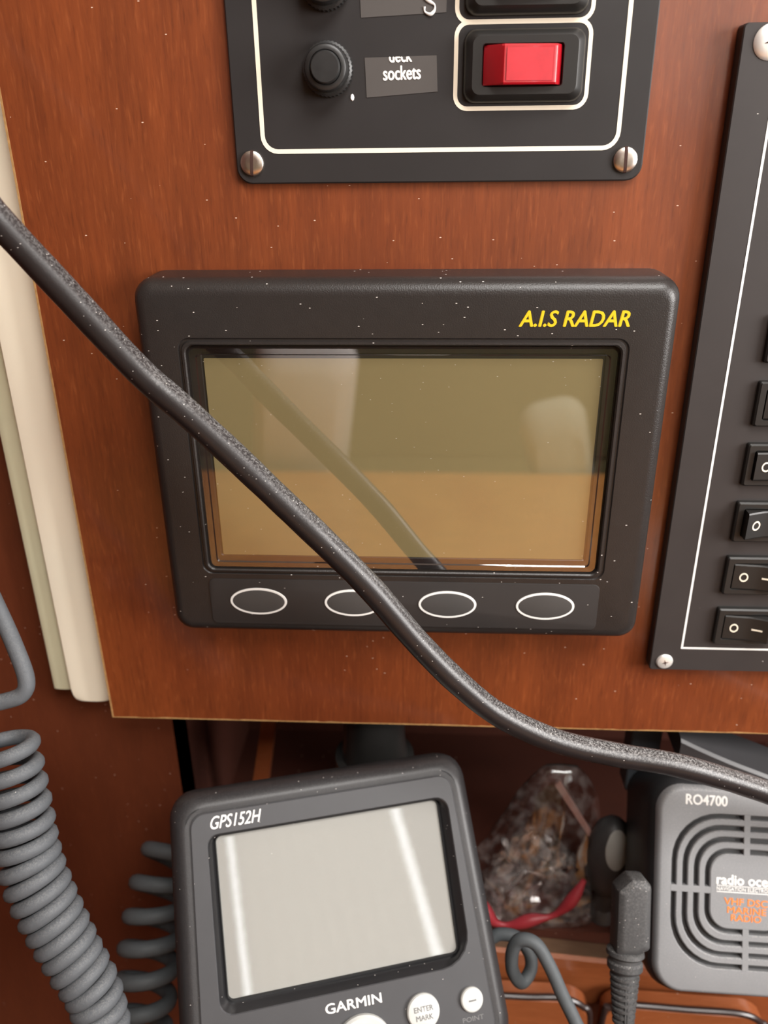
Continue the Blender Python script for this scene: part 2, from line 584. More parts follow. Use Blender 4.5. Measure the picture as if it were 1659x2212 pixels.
struct(MB().box(-900, -112, 22, 40, -1250, 850).build('wall_left', 'wall_wood'))
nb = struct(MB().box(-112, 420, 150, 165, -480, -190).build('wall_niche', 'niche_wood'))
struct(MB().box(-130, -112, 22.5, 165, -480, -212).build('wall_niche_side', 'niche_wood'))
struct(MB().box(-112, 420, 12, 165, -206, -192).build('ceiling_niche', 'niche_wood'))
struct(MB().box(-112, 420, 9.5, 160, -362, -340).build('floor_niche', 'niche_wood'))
struct(MB().box(420, 820, 0, 20, -1250, 850).build('wall_starboard', 'wall_wood'))
struct(MB().box(420, 440, 20, 165, -480, -190).build('wall_niche_end', 'niche_wood'))
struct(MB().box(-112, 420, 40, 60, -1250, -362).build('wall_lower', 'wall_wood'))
struct(MB().box(-920, -900, -1520, 40, -1250, 850).build('wall_port', 'wall_wood'))
struct(MB().box(-920, 1120, -1520, 60, -1270, -1250).build('floor', 'niche_wood'))
# ceiling with a hatch opening
c_ = MB()
c_.box(-920, 1120, -1520, -1040, 850, 870).box(-920, 1120, -400, 60, 850, 870).box(-920, 80, -1040, -400, 850, 870).box(720, 1120, -1040, -400, 850, 870)
struct(c_.build('ceiling', 'ceiling_paint'))
struct(MB().loft([rr(0, 0, 700, 700, 30, 0), rr(0, 0, 700, 700, 30, -30), rr(0, 0, 640, 640, 30, -30), rr(0, 0, 640, 640, 30, 0)], loop=True).build('window_1', 'cream'))
hf = bpy.data.objects['window_1']
hf.rotation_euler = (math.radians(-90), 0, 0)
hf.location = (0.40, -0.72, 0.86)
# right wall with a window opening
c_ = MB()
c_.box(800, 820, -700, -665, -1250, 850).box(800, 820, -215, 0, -1250, 850).box(800, 820, -665, -215, -1250, -125).box(800, 820, -665, -215, 325, 850)
c_.box(820, 1120, -720, -700, -1250, 850).box(1100, 1120, -1520, -720, -1250, 850)
struct(c_.build('wall_right', 'wall_wood'))
# rear wall with a curtained window
c_ = MB()
c_.box(-920, 385, -1520, -1500, -1250, 850).box(855, 1120, -1520, -1500, -1250, 850).box(385, 855, -1520, -1500, -1250, 75).box(385, 855, -1520, -1500, 725, 850)
struct(c_.build('wall_rear', 'wall_wood'))

# ------------------------------------------------------------------ furniture behind the photographer; settee, cushions, paper added unseen for reflections
ct = MB()
ct.loft([rr(50, -820, 1400, 460, 30, 0), rr(50, -820, 1400, 460, 30, 26)])
chart = ct.build('chart_table', 'teak')
chart.rotation_euler = (math.radians(-90), 0, 0)
chart.location = (0, 0, -0.5)
tag(chart, 'orange wooden chart table mirrored low in the olive screen', 'table')
cu_ = MB()
prof = [(388 + i * (417 / 60), -1452 + 9 * math.sin(i * 1.05)) for i in range(61)]
cu_.loft([[(x, y, z) for x, y in prof] + [(x, y - 1.5, z) for x, y in reversed(prof)] for z in (40, 400, 745)])
tag(cu_.build('curtain', 'curtain_fabric'), 'pale curtain drawn over the rear window behind the camera', 'curtain')
se = empty('settee', (0, -1295, -1250))
MB().loft([rr(0, 230, 1500, 460, 20, -180), rr(0, 230, 1500, 460, 20, 100)]).build('base', 'teak', se)
MB().loft([rr(0, 560, 1500, 190, 60, -150), rr(0, 560, 1520, 210, 70, -100), rr(0, 560, 1500, 190, 60, 100)]).build('seat_cushion', 'olive_fabric', se)
MB().loft([rr(0, 950, 1480, 560, 60, -175), rr(0, 950, 1520, 600, 80, -120), rr(0, 950, 1480, 560, 60, -60)]).build('back_cushion', 'olive_fabric', se)
tag(se, 'olive upholstered settee mirrored dark across the top of the screen', 'settee')  # added out of view, standing in for the dark figure in the reflection


def pillow(name, loc, w, h, d, mat, rotz, label):
    b = MB()
    rings = []
    for k in range(9):
        t = -1 + 2 * k / 8
        s = 1 - 0.30 * abs(t) ** 2.2
        rings.append(rr(0, 0, w * s, h * s, 40 * s, t * d / 2))
    b.loft(rings)
    o = b.build(name, mat)
    o.location = Vector(loc) * MM
    o.rotation_euler = (math.radians(-14), math.radians(rotz), 0)
    return tag(o, label, 'cushion')


pillow('cushion', (-215, -1110, -430), 170, 330, 90, 'white_fabric', 8, 'white cushion mirrored at the upper left of the screen')
pillow('cushion', (235, -1105, -520), 110, 300, 80, 'sage_fabric', -14, 'pale sage cushion mirrored at the right of the screen')  # both cushions added out of view as pale shapes for the screen reflection
sh = MB().loft([rr(325, -705, 100, 200, 3, 0), rr(325, -705, 100, 200, 3, 0.6)]).build('paper_sheet', 'paper')
sh.rotation_euler = (math.radians(-90), 0, 0)
sh.location = (0, 0, -0.4992)
tag(sh, 'white paper sheet mirrored pale in the varnish beside the screen', 'paper')  # unseen sheet added to put a pale reflection in the varnish

# ------------------------------------------------------------------ upper switch panel
sp = empty('switch_panel', (2, 0, -9.2))
tag(sp, 'black switch panel with cream border and red lit rocker at the top', 'switch panel')
OX, OZ = -2, 9.2                                   # empties sit at the base: shift panel coordinates


def P(b):                                          # shift a builder into the panel's frame
    b.v = [(x + OX, y, z + OZ) for x, y, z in b.v]
    return b


pcx, pw = 2.1, 120.4
ptop, pbot = 62.0, -9.3
P(MB().loft([rr(pcx, (ptop + pbot) / 2, pw, ptop - pbot, 4.5, 0), rr(pcx, (ptop + pbot) / 2, pw, ptop - pbot, 4.5, -1.6),
             rr(pcx, (ptop + pbot) / 2, pw - 0.8, ptop - pbot - 0.8, 4.2, -2.0)])).build('plate', 'panel_black', sp)
frame_band(2.4 + OX, 27 + OZ, 105.2, 56, 5.0, 1.25, -2.0, 'border_line', 'cream_ink', sp)
for k in range(2):
    cz = 20.95 + 21.6 * k
    frame_band(25.6 + OX, cz + 0.2 + OZ, 38.4, 22.7, 4.0, 1.15, -2.0 - 0.01 * k, 'switch_outline', 'cream_ink', sp)
    sw = P(MB().loft([rr(26, cz, 33.8, 18.6, 3.2, -1.9), rr(26, cz, 33.6, 18.4, 3.2, -3.2), rr(26, cz, 32.4, 17.4, 3.0, -4.6),
                      rr(26, cz, 29.6, 15.0, 2.4, -5.9), rr(26, cz, 29.0, 14.5, 2.2, -6.1), rr(25.4, cz, 22.6, 10.8, 0.9, -6.1),
                      rr(25.4, cz, 22.2, 10.4, 0.8, -5.7), rr(25.4, cz, 22.2, 10.4, 0.8, -2.5)])).build('switch_bezel', 'switch_black', sp)
    rk = MB()
    zt, zb = cz + 4.95, cz - 4.95
    prof = [(14.6, -2.6), (14.6, -5.0), (19.3, -8.8), (20.0, -9.1), (33.6, -7.6), (34.6, -7.2), (36.2, -5.0), (36.2, -2.6)]
    rk.loft([[(x, y, zb) for x, y in prof], [(x, y - (0.35 if y < -5 else 0), zb + 0.5) for x, y in prof],
             [(x, y - (0.35 if y < -5 else 0), zt - 0.5) for x, y in prof], [(x, y, zt) for x, y in prof]])
    P(rk).build('rocker', 'red_lens', sw, smooth=20)
    fl = MB().loft([[(20.7, -9.6, cz - 4.0), (33.4, -8.15, cz - 4.0), (33.4, -8.15, cz + 4.0), (20.7, -9.6, cz + 4.0)],
                    [(20.7, -9.2, cz - 4.0), (33.4, -7.75, cz - 4.0), (33.4, -7.75, cz + 4.0), (20.7, -9.2, cz + 4.0)]])
    P(fl).build('rocker_window', 'red_window', sw)
    # fuse holder
    fz = 20.9 + 21.3 * k
    ring = MB()
    rows = []
    for y, r in ((-1.9, 7.1), (-2.6, 7.2), (-4.4, 7.0), (-4.8, 6.4), (-4.8, 0.2)):
        rows.append([(-29.4 + (r * (1 + (0.016 if i % 2 else -0.016))) * math.cos(2 * math.pi * i / 80), y,
                      fz + (r * (1 + (0.016 if i % 2 else -0.016))) * math.sin(2 * math.pi * i / 80)) for i in range(80)])
    fh = P(ring.loft(rows)).build('fuse_holder', 'fuse_black', sp)
    P(MB().lathe([(6.0, -4.7), (6.05, -8.4), (5.7, -9.2), (5.2, -9.5), (4.5, -9.5), (4.25, -9.2), (4.1, -10.4), (3.8, -10.8), (0.1, -10.9)], (-29.4, 0, fz), n=40)).build('fuse_cap', 'fuse_black', fh)
# grey label tapes with white lettering
st = P(MB().loft([[(-18.5, -1.98, 13.6), (1.9, -1.98, 14.9), (1.5, -1.98, 24.0), (-18.9, -1.98, 23.7)],
                  [(-18.5, -2.16, 13.6), (1.9, -2.16, 14.9), (1.5, -2.16, 24.0), (-18.9, -2.16, 23.7)]])).build('label_tape', 'sticker', sp)
text('lettering', 'sockets', -13.6 + OX, 17.9 + OZ, 10.6, 3.5, -2.16, 'white_ink', st, bold=0.03, rot=0.025)
text('lettering', 'deck', -11.9 + OX, 22.4 + OZ, 6.4, 3.3, -2.16, 'white_ink', st, bold=0.03, rot=0.02, cut_above=23.75 + OZ)
st = P(MB().loft([[(-19.7, -1.98, 33.5), (4.0, -1.98, 34.4), (4.2, -1.98, 44.2), (-20.1, -1.98, 43.6)],
                  [(-19.7, -2.16, 33.5), (4.0, -2.16, 34.4), (4.2, -2.16, 44.2), (-20.1, -2.16, 43.6)]])).build('label_tape', 'sticker', sp)
sq = [(0.9, 39.0), (-0.2, 40.0), (-1.7, 39.4), (-2.0, 38.0), (-0.6, 37.0), (0.7, 36.2), (0.7, 34.9), (-0.4, 34.0), (-1.9, 34.6), (-2.1, 35.8)]
P(MB().tube(spline([(x, -2.3, z) for x, z in sq], 5), lambda t: 0.36 + 0.12 * math.sin(t * 19), 8)).build('lettering', 'white_ink', st)
# white paint flecks
P(MB().loft([circ(-22.7, 13.7, 0.62, -1.95, 8, 1.0), circ(-22.7, 13.7, 0.4, -2.3, 8, 0.7)])).build('paint_fleck', 'white_ink', sp)


def slot_screw(parent, x, z, y, r, ang, dome=1.3, mat='steel', name='screw', shift=(0, 0)):
    b = MB()
    n = 28
    prof = [(r, 0), (r, -0.35), (r * 0.95, -dome * 0.62), (r * 0.80, -dome * 0.88), (r * 0.45, -dome * 0.98), (0.01, -dome)]
    b.lathe(prof, (x + shift[0], y, z + shift[1]), n=n)
    o = b.build(name, mat, parent)
    ca, sa = math.cos(ang), math.sin(ang)
    g = MB()
    hw = r * 0.13
    dome_pts = ((1.0, 0.30), (0.95, 0.62), (0.80, 0.88), (0.45, 0.98), (0.0, 1.0))
    st_ = [(-q, h) for q, h in dome_pts[:-1]] + [(q, h) for q, h in reversed(dome_pts)]
    q = []
    for a, h in st_:
        for_ring = []
        for c, yy in ((-hw, y - 0.1), (-hw, y - dome * h - 0.07), (hw, y - dome * h - 0.07), (hw, y - 0.1)):
            for_ring.append((x + shift[0] + a * r * ca - c * sa, yy, z + shift[1] + a * r * sa + c * ca))
        q.append(for_ring)
    g.loft(q)
    g.build('slot', 'slot_dark', o)
    return o


slot_screw(sp, -53.2, -3.5, -2.0, 3.6, math.radians(86), shift=(OX, OZ))
slot_screw(sp, 57.0, -3.6, -2.0, 3.6, math.radians(92), shift=(OX, OZ))

# ------------------------------------------------------------------ right breaker panel
bp = empty('breaker_panel', (130, 0, -180))
tag(bp, 'tall black breaker panel with rocker switches at the right edge', 'switch panel')
QX, QZ = -130, 180


def Q(b):
    b.v = [(x + QX, y, z + QZ) for x, y, z in b.v]
    return b


Q(MB().loft([rr(129.6, -74.9, 89.8, 210.4, 1.2, 0), rr(129.6, -74.9, 89.8, 210.4, 1.2, -4.6), rr(129.6, -74.9, 89.2, 209.8, 1.0, -5.0)])).build('plate', 'panel_brown', bp)
frame_band(129.9 + QX, -75.7 + QZ, 69.6, 189.6, 0.3, 0.75, -5.0, 'border_line', 'white_ink', bp)
tilts = [(0.9, 1.6, 4.2), (0.9, 1.6, 4.0), (4.6, 2.0, 0.9), (2.2, 1.9, 2.0), (0.9, 1.6, 4.2), (0.9, 1.6, 4.2)]
for k in range(6):
    cz = -159.5 + 20.85 * k
    bx = 115.7
    sw = Q(MB().loft([rr(bx, cz, 20.4, 15.0, 0.8, -4.9), rr(bx, cz, 20.2, 14.8, 0.8, -6.6), rr(bx, cz, 19.2, 13.8, 0.7, -7.2), rr(bx, cz, 15.6, 10.6, 0.8, -7.2),
                      rr(bx, cz, 15.2, 10.2, 0.7, -6.8), rr(bx, cz, 15.2, 10.2, 0.7, -5.5)])).build('switch_bezel', 'switch_black', bp)
    a, mdl, c = tilts[k]
    rk = MB()
    xs = [-7.35, -5.0, -2.0, 0.0, 2.0, 5.0, 7.35]

    def yv(x, a=a, mdl=mdl, c=c):
        t = abs(x) / 7.35
        return -6.0 - (mdl + ((a if x < 0 else c) - mdl) * t ** 1.3)

    prof = [(x, yv(x)) for x in xs]
    ring = [(bx - 7.35, -5.5)] + [(bx + x, y) for x, y in prof] + [(bx + 7.35, -5.5)]
    rk.loft([[(x, y, cz - 4.9) for x, y in ring], [(x, y - (0.3 if y < -6 else 0), cz - 4.4) for x, y in ring],
             [(x, y - (0.3 if y < -6 else 0), cz + 4.4) for x, y in ring], [(x, y, cz + 4.9) for x, y in ring]])
    rko = Q(rk).build('rocker', 'switch_black', sw, smooth=25)
    o_ = MB()
    rs = []
    for rad, dy in ((1.75, -0.25), (1.75, -0.45), (1.2, -0.45), (1.2, -0.25)):
        rs.append([(bx - 3.9 + rad * 0.85 * math.cos(2 * math.pi * i / 24), yv(-3.9 + rad * 0.85 * math.cos(2 * math.pi * i / 24)) + dy,
                    cz + rad * math.sin(2 * math.pi * i / 24)) for i in range(24)])
    Q(o_.loft(rs, loop=True)).build('off_mark', 'cream_ink', rko)
    rs = []
    for x in (2.0, 3.2, 4.4, 5.4):
        rs.append([(bx + x, yv(x) - 0.25, cz - 0.3), (bx + x, yv(x) - 0.45, cz - 0.3), (bx + x, yv(x) - 0.45, cz + 0.3), (bx + x, yv(x) - 0.25, cz + 0.3)])
    Q(MB().loft(rs)).build('on_mark', 'cream_ink', rko)


def cross_screw(parent, x, z, y, r, shift):
    b = MB()
    b.lathe([(r, 0), (r, -0.2), (r * 0.86, -0.75), (r * 0.5, -1.1), (0.01, -1.15)], (x + shift[0], y, z + shift[1]), n=28)
    o = b.build('screw', 'bright_steel', parent)
    pts = []
    for i in range(8):
        a = math.pi * i / 4 + 0.25
        q = r * (0.42 if i % 2 == 0 else 0.12)
        pts.append((x + shift[0] + q * math.cos(a), z + shift[1] + q * math.sin(a)))
    MB().loft([[(u, y - 0.6, v) for u, v in pts], [(u, y - 1.2, v) for u, v in pts]]).build('cross_slot', 'slot_dark', o)
    return o


cross_screw(bp, 89.9, -176.2, -5.0, 3.1, (QX, QZ))
cross_screw(bp, 92.2, 25.6, -5.0, 4.5, (QX, QZ))

# ------------------------------------------------------------------ AIS display
ad = empty('ship_display', (-8, 0, -159.6))
tag(ad, 'black ship display with wide olive screen and four oval buttons', 'display')
AX, AZ = 8, 159.6


def A(b):
    b.v = [(x + AX, y, z + AZ) for x, y, z in b.v]
    return b


ac = (-7.85, -97.3)
W_, H_ = 165.2, 124.8
rings = [rr(*ac, W_ + 0.8, H_ + 0.6, 7.0, 0), rr(*ac, W_ + 0.6, H_ + 0.4, 7.0, -6), rr(*ac, W_, H_, 6.6, -12.6)]
for i in range(1, 7):
    a = math.pi / 2 * i / 6
    ins = 5.2 * (1 - math.cos(a))
    rings.append(rr(*ac, W_ - 2 * ins * 0.85, H_ - 2 * ins, max(2.6, 6.6 - ins * 0.7), -12.6 - 5.4 * math.sin(a)))
lc = (-8.35, -93.7)
for w_, h_, r_, y_ in ((138.2, 82.4, 3.6, -18.0), (137.4, 81.6, 3.4, -17.5), (136.4, 80.8, 3.2, -17.5), (135.6, 80.0, 3.0, -18.5), (134.2, 78.8, 2.8, -18.6), (133.4, 78.0, 2.6, -18.2), (133.0, 77.6, 2.6, -14.0)):
    rings.append(rr(*lc, w_, h_, r_, y_))
A(MB().loft(rings)).build('body', 'ais_body', ad)
scr = A(MB().loft([rr(*lc, 133.2, 77.8, 2.6, -14.0), rr(*lc, 133.2, 77.8, 2.6, -14.4), rr(*lc, 126.4, 71.6, 0.8, -14.4), rr(*lc, 125.6, 70.8, 0.6, -14.0)], loop=True)).build('screen_border', 'lens_border', ad)
lx0, lx1, lz0, lz1 = -70.6, 53.9, -129.0, -59.6
A(MB().loft([rr((lx0 + lx1) / 2, (lz0 + lz1) / 2, lx1 - lx0, lz1 - lz0, 0.4, -14.5), rr((lx0 + lx1) / 2, (lz0 + lz1) / 2, lx1 - lx0, lz1 - lz0, 0.4, -14.1)])).build('liquid_crystal_panel', 'lcd', ad)
A(MB().loft([rr(*lc, 132.8, 77.4, 2.4, -16.2), rr(*lc, 132.6, 77.2, 2.4, -17.6), rr(*lc, 131.4, 76.0, 2.0, -18.3), rr(*lc, 127.6, 72.6, 1.4, -18.3), rr(*lc, 126.8, 71.8, 1.2, -18.0), rr(*lc, 126.0, 71.0, 1.0, -18.0)], cap0=False)).build('screen_lens', 'lens', ad, smooth=20)
pad = A(MB().loft([rr(-8.0, -145.8, 135.8, 18.2, 2.2, -17.9), rr(-8.0, -145.8, 135.6, 18.0, 2.2, -18.25), rr(-8.0, -145.8, 135.0, 17.4, 2.0, -18.35)])).build('button_pad', 'ais_pad', ad)
for bx in (-58.6, -25.1, 7.9, 41.7):
    bt = A(MB().loft([circ(bx, -145.4, 9.4, -18.3, 40, 4.75), circ(bx, -145.4, 9.3, -18.6, 40, 4.7), circ(bx, -145.4, 7.6, -18.85, 40, 3.8), circ(bx, -145.4, 0.1, -18.9, 40, 0.1)])).build('button', 'ais_button', pad)
    A(MB().loft([circ(bx, -145.4, 10.1, -18.3, 40, 5.35), circ(bx, -145.4, 10.05, -18.62, 40, 5.3), circ(bx, -145.4, 9.3, -18.68, 40, 4.6), circ(bx, -145.4, 9.25, -18.3, 40, 4.55)], loop=True)).build('button_ring', 'white_ink', pad)
text('lettering', 'A.I.S RADAR', 27.2 + AX, -49.0 + AZ, 32.6, 4.7, -18.0, 'yellow_ink', ad, shear=0.2, bold=0.026)

# ------------------------------------------------------------------ black cable across the display
cab = [(-420, -20, 420), (-330, -40, 250), (-240, -52, 120), (-190, -54, 74), (-150, -54, 33), (-128, -53, 10), (-114.2, -52, -8.3), (-108.7, -52, -15.9), (-94.8, -50, -34.7), (-79.2, -49, -54.8), (-67.6, -49, -66.3), (-55.8, -48, -79.2),
       (-43.3, -48, -92.8), (-30.3, -48, -106.9), (-16.7, -48, -122.5), (-2.4, -48, -141.4), (11.1, -48, -156.9), (25.1, -47, -170.1),
       (44.3, -45, -181.6), (65.7, -42, -189.4), (85.5, -40, -194.5), (104.5, -38, -201.7), (122.3, -36, -209.6), (139.4, -34, -218.0), (175, -30, -236), (205, -14, -258), (225, 25, -290), (235, 60, -325)]
cb = MB().tube(spline(cab, 6), lambda t: 4.05 + 0.05 * math.sin(t * 110) + 0.03 * math.sin(t * 270), 20).build('power_cable', 'cable_black', smooth=60)
tag(cb, 'thick dusty black cable hanging diagonally in front of the olive screen', 'cable')


# ------------------------------------------------------------------ coiled cords
def coil(path, radius, wire, turns, name, mat, lead_in=None, lead_out=None, per=22, phase=0.0, squash=1.0):
    C = spline(path, 14)
    # arc-length resample
    L = [0.0]
    for i in range(1, len(C)):
        L.append(L[-1] + (C[i] - C[i - 1]).length)
    n = int(turns(1.0) * per)
    cen = []
    k = 0
    for i in range(n + 1):
        s = L[-1] * i / n
        while k < len(L) - 2 and L[k + 1] < s:
            k += 1
        t = (s - L[k]) / max(1e-6, L[k + 1] - L[k])
        cen.append(C[k].lerp(C[k + 1], t))
    T, N = frames(cen)
    pts = []
    for i in range(n + 1):
        f = i / n
        a = phase + 2 * math.pi * turns(f)
        r = radius(f) if callable(radius) else radius
        B = T[i].cross(N[i])
        pts.append(cen[i] + (N[i] * math.cos(a) + B * math.sin(a) * squash) * r)
    if lead_in:
        pts = [Vector(p) for p in spline(list(lead_in) + [pts[0]], 6)][:-1] + pts
    if lead_out:
        pts = pts + [Vector(p) for p in spline([pts[-1]] + list(lead_out), 6)][1:]
    return MB().tube(pts, wire, 10).build(name, mat, smooth=70)


T_ = 21.0
def turns_a(f):
    # loose loops at the top, tight further down
    return T_ * (0.70 * f + 0.30 * f ** 1.6)
c1 = coil([(-138.7, -55.2, -177.3), (-137.7, -56.7, -180.8), (-136.0, -60.8, -190.0), (-133.7, -65.7, -201.2), (-131.1, -71.2, -213.9), (-127.1, -75.5, -223.8), (-122.4, -79.3, -233.0), (-115.3, -84.3, -245.1), (-109.0, -88.4, -255.0), (-105.5, -92.8, -265.2), (-103.3, -97.6, -276.2)],
          lambda f: 7.2 + 1.0 * math.sin(f * 4.5), 2.6, turns_a, 'coiled_cord', 'cord_grey', phase=4.1, lead_in=[(-300, 5, -214), (-230, -30, -196), (-175, -52, -184)], lead_out=[(-108, -100, -290), (-110, -98, -320), (-112, -92, -380), (-112, -90, -440)])
tag(c1, 'thick tightly coiled grey cord in the lower left corner', 'cord')

c2 = coil([(-109.1, 5.8, -284.6), (-112.3, 0.0, -289.9), (-115.7, -7.5, -298.8), (-117.1, -14.8, -307.5), (-118.0, -22.4, -317.0), (-118.8, -29.9, -326.2), (-119.7, -37.7, -336.2), (-120.1, -45.4, -346.0), (-119.9, -52.1, -353.8)],
          lambda f: 11.3, 3.4, lambda f: 7.2 * f, 'coiled_cord', 'cord_dark', phase=0.4, lead_out=[(-112, -70, -368), (-112, -72, -400), (-112, -60, -440)])
tag(c2, 'loose slate grey coil half hidden behind the navigator', 'cord')

bc = MB().tube(spline([(-215, -10, 160), (-200, -20, 60), (-180, -30, -30), (-164, -34, -84), (-152, -36, -112), (-146, -37, -125), (-141.3, -38.6, -139.9), (-136, -43, -151), (-132.4, -47, -160.0), (-133.6, -49, -164.6), (-139, -50.5, -166.5), (-150, -52, -168), (-175, -50, -172), (-230, -30, -180), (-300, 10, -200)], 8), 2.75, 14).build('bent_cable', 'cord_grey', smooth=60)
tag(bc, 'grey cable bent back in a hook beside the cream trim', 'cable')

# ------------------------------------------------------------------ GPS navigator
GR = Matrix(((0.95776379, -0.24285423, -0.15398167), (0.28635928, 0.75670281, 0.58770675), (-0.02620871, -0.60697832, 0.79428611)))
gp = empty('gps_navigator', (-30.16, -52.40, -248.63), GR)
gp_m = gp.matrix_world.copy()
tag(gp, 'black navigator with blank grey screen and pale round buttons on a post', 'navigator')
front = [(-58.0, -68), (57.5, -68), (52.8, 40.8), (-55.6, 40.8)]
R1 = [16, 16, 9, 9]
fr_r = [11, 11, 5, 5]
b = MB()
b.loft([rp(front, [20, 20, 12, 12], 46, 10), rp(front, [18, 18, 12, 12], 34, 0.5), rp(front, R1, 16, -2.2), rp(front, R1, 8, -2.2), rp(front, R1, 4.5, -1.6), rp(front, R1, 1.6, 0.0), rp(front, R1, 0.2, 1.8),
        rp(front, R1, -0.1, 3.0), rp(front, [12, 12, 6, 6], -0.1, 3.4), rp(front, fr_r, -0.1, 6.0), rp(front, fr_r, 0.3, 7.0), rp(front, fr_r, 5.0, 8.0)], cap0=True, cap1=True)
b.build('body', 'gps_body', gp, smooth=40)
# face plate with the screen recess
rec = [(-45.4, -31.6), (46.2, -31.6), (45.6, 28.0), (-45.2, 28.0)]
scrn = [(-42.0, -27.6), (42.0, -27.6), (42.0, 26.6), (-42.0, 26.6)]
fo = rp(front, fr_r, 0.1, 5.2)
b = MB()
b.loft([fo, rp(front, fr_r, -0.6, 5.2), rp(front, fr_r, -0.9, 5.6), rp(rec, [5, 11, 5, 4], -0.9, 0), rp(rec, [5, 11, 5, 4], -0.5, 0.3), rp(rec, [5, 11, 5, 4], 0.1, 0.3)], loop=True)
b.build('face_plate', 'gps_face', gp, smooth=12)
b = MB()
b.loft([rp(rec, [5, 11, 5, 4], -0.55, 0.2), rp(rec, [5, 10, 5, 4], 0.2, 0.9), rp(scrn, [3, 3, 3, 3], 2.6, -0.8), rp(scrn, [2, 2, 2, 2], 2.0, -0.2), rp(scrn, [2, 2, 2, 2], 3.2, 0.2)], cap0=False, cap1=False)
b.build('screen_surround', 'gps_recess', gp)
b = MB()
b.loft([rp(scrn, 1.5, 3.2, 0.0), rp(scrn, 1.5, 2.9, 0.0)])
b.build('liquid_crystal_panel', 'gps_lcd', gp)
b = MB()
b.loft([rp(scrn, 1.8, 2.3, -0.1), rp(scrn, 1.5, 1.7, 0.6)], cap0=False)
b.build('screen_lens', 'gps_lens', gp)
text('lettering', 'GPS152H', -43.4, 29.7, 18.4, 4.4, -0.9, 'white_ink', gp, shear=0.35, bold=0.01)
text('lettering', 'GARMIN', -9.2, -37.6, 20.2, 3.2, -0.9, 'white_ink', gp, bold=0.02)
en = MB().lathe([(6.0, -0.5), (6.0, -2.0), (5.6, -2.6), (4.6, -2.9), (0.1, -3.1)], (25.4, 0, -43.2), n=36).build('button', 'button_white', gp)
text('lettering', 'ENTER', 21.9, -42.8, 7.0, 1.7, -2.95, 'black_ink', en, bold=0.02)
text('lettering', 'MARK', 22.3, -45.6, 6.2, 1.7, -2.95, 'black_ink', en, bold=0.02)
mi = MB().lathe([(4.2, -0.5), (4.2, -2.0), (3.8, -2.5), (3.0, -2.7), (0.1, -2.8)], (43.8, 0, -42.9), n=32).build('button', 'button_white', gp)
MB().box(42.4, 45.2, -2.95, -2.6, -43.2, -42.7).build('minus_mark', 'black_ink', mi)
text('lettering', 'POINT', 39.6, -50.2, 8.0, 1.6, -0.9, 'black_ink', gp)
MB().loft([circ(2.8, -49.8, 10.4, -0.5, 40, 10.2), circ(2.8, -49.8, 10.2, -2.2, 40, 10.0), circ(2.8, -49.8, 9.4, -3.0, 40, 9.2), circ(2.8, -49.8, 7.0, -2.6, 40, 6.8), circ(2.8, -49.8, 0.1, -2.2, 40, 0.1)]).build('rocker_pad', 'button_white', gp)
po = MB().lathe([(17.5, -28), (17.5, -23.5), (14.6, -22.5), (13.6, -14), (13.2, 0), (13.2, 38)], (-21.5, 20, -222), 'Z', 40).build('mount_post', 'post_black', gp)
po.matrix_parent_inverse = gp_m.inverted()

# ------------------------------------------------------------------ marine radio
VR = Matrix(((0.99868667, -0.03075585, 0.04097586), (0.00655451, 0.86990045, 0.49318379), (-0.0508132, -0.4922675, 0.86895957)))
vr = empty('marine_radio', (127.4, -28.1, -267.8), VR)
vr_m = vr.matrix_world.copy()
tag(vr, 'grey marine radio with slotted speaker grille at the lower right', 'radio')
b = MB()
b.loft([rr(0, 0, 60, 68, 9, 60), rr(0, 0, 70, 79, 11, 44), rr(0, 0, 73.5, 82, 12, 16), rr(0, 0, 74, 82.5, 12, 8), rr(0, 0, 72, 80.5, 11.5, 4.2), rr(0, 0, 69.5, 78, 10.5, 2.4)])
b.build('body', 'vhf_body', vr)
HS = [29.3, 27.4, 24.9, 23.0, 20.5, 18.6, 16.1, 14.2]           # slot boundaries (half sizes), outside in
CR = [18.5, 17.0, 15.2, 13.6, 12.0, 10.4, 9.0, 7.2]
sq_ = lambda i, y, d=0.0: rr(0, 0, 2 * (HS[i] + d), 2 * (HS[i] + d), CR[i] + d, y, 8)
b = MB()
b.loft([rr(0, 0, 70.5, 79, 10.5, 3.2, 8), rr(0, 0, 69.6, 78.2, 10.4, 1.2, 8), rr(0, 0, 67.6, 76.4, 9.6, 0.2, 8), rr(0, 0, 66, 75, 9.0, 0, 8), sq_(0, 0, 0.3), sq_(0, 0.3), sq_(0, 3.2)], loop=True)
b.build('face_plate', 'vhf_face', vr)
MB().loft([rr(0, 0, 62, 62, 18, 3.6, 8), rr(0, 0, 62, 62, 18, 2.6, 8)]).build('grille_floor', 'vhf_slot', vr)
for i in (1, 3, 5):
    MB().loft([sq_(i, 3.0), sq_(i, 0.35), sq_(i, 0.0, -0.35), sq_(i + 1, 0.0, 0.5), sq_(i + 1, 0.5), sq_(i + 1, 3.0)], loop=True).build('grille_ring', 'vhf_face', vr)
MB().loft([sq_(7, 3.0), sq_(7, 0.35), sq_(7, 0.0, -0.4)]).build('badge_plate', 'vhf_face', vr)
for s in (-1, 1):
    MB().loft([rr(s * 21.7, 0, 15.6, 2.5, 0.2, 3.0), rr(s * 21.7, 0, 15.6, 2.5, 0.2, 0.12), rr(s * 21.7, 0, 15.6, 2.2, 0.2, -0.02)]).build('grille_rib', 'vhf_face', vr)
    MB().loft([rr(0, s * 21.7, 2.5, 15.6, 0.2, 3.0), rr(0, s * 21.7, 2.5, 15.6, 0.2, 0.12), rr(0, s * 21.7, 2.2, 15.6, 0.2, -0.02)]).build('grille_rib', 'vhf_face', vr)
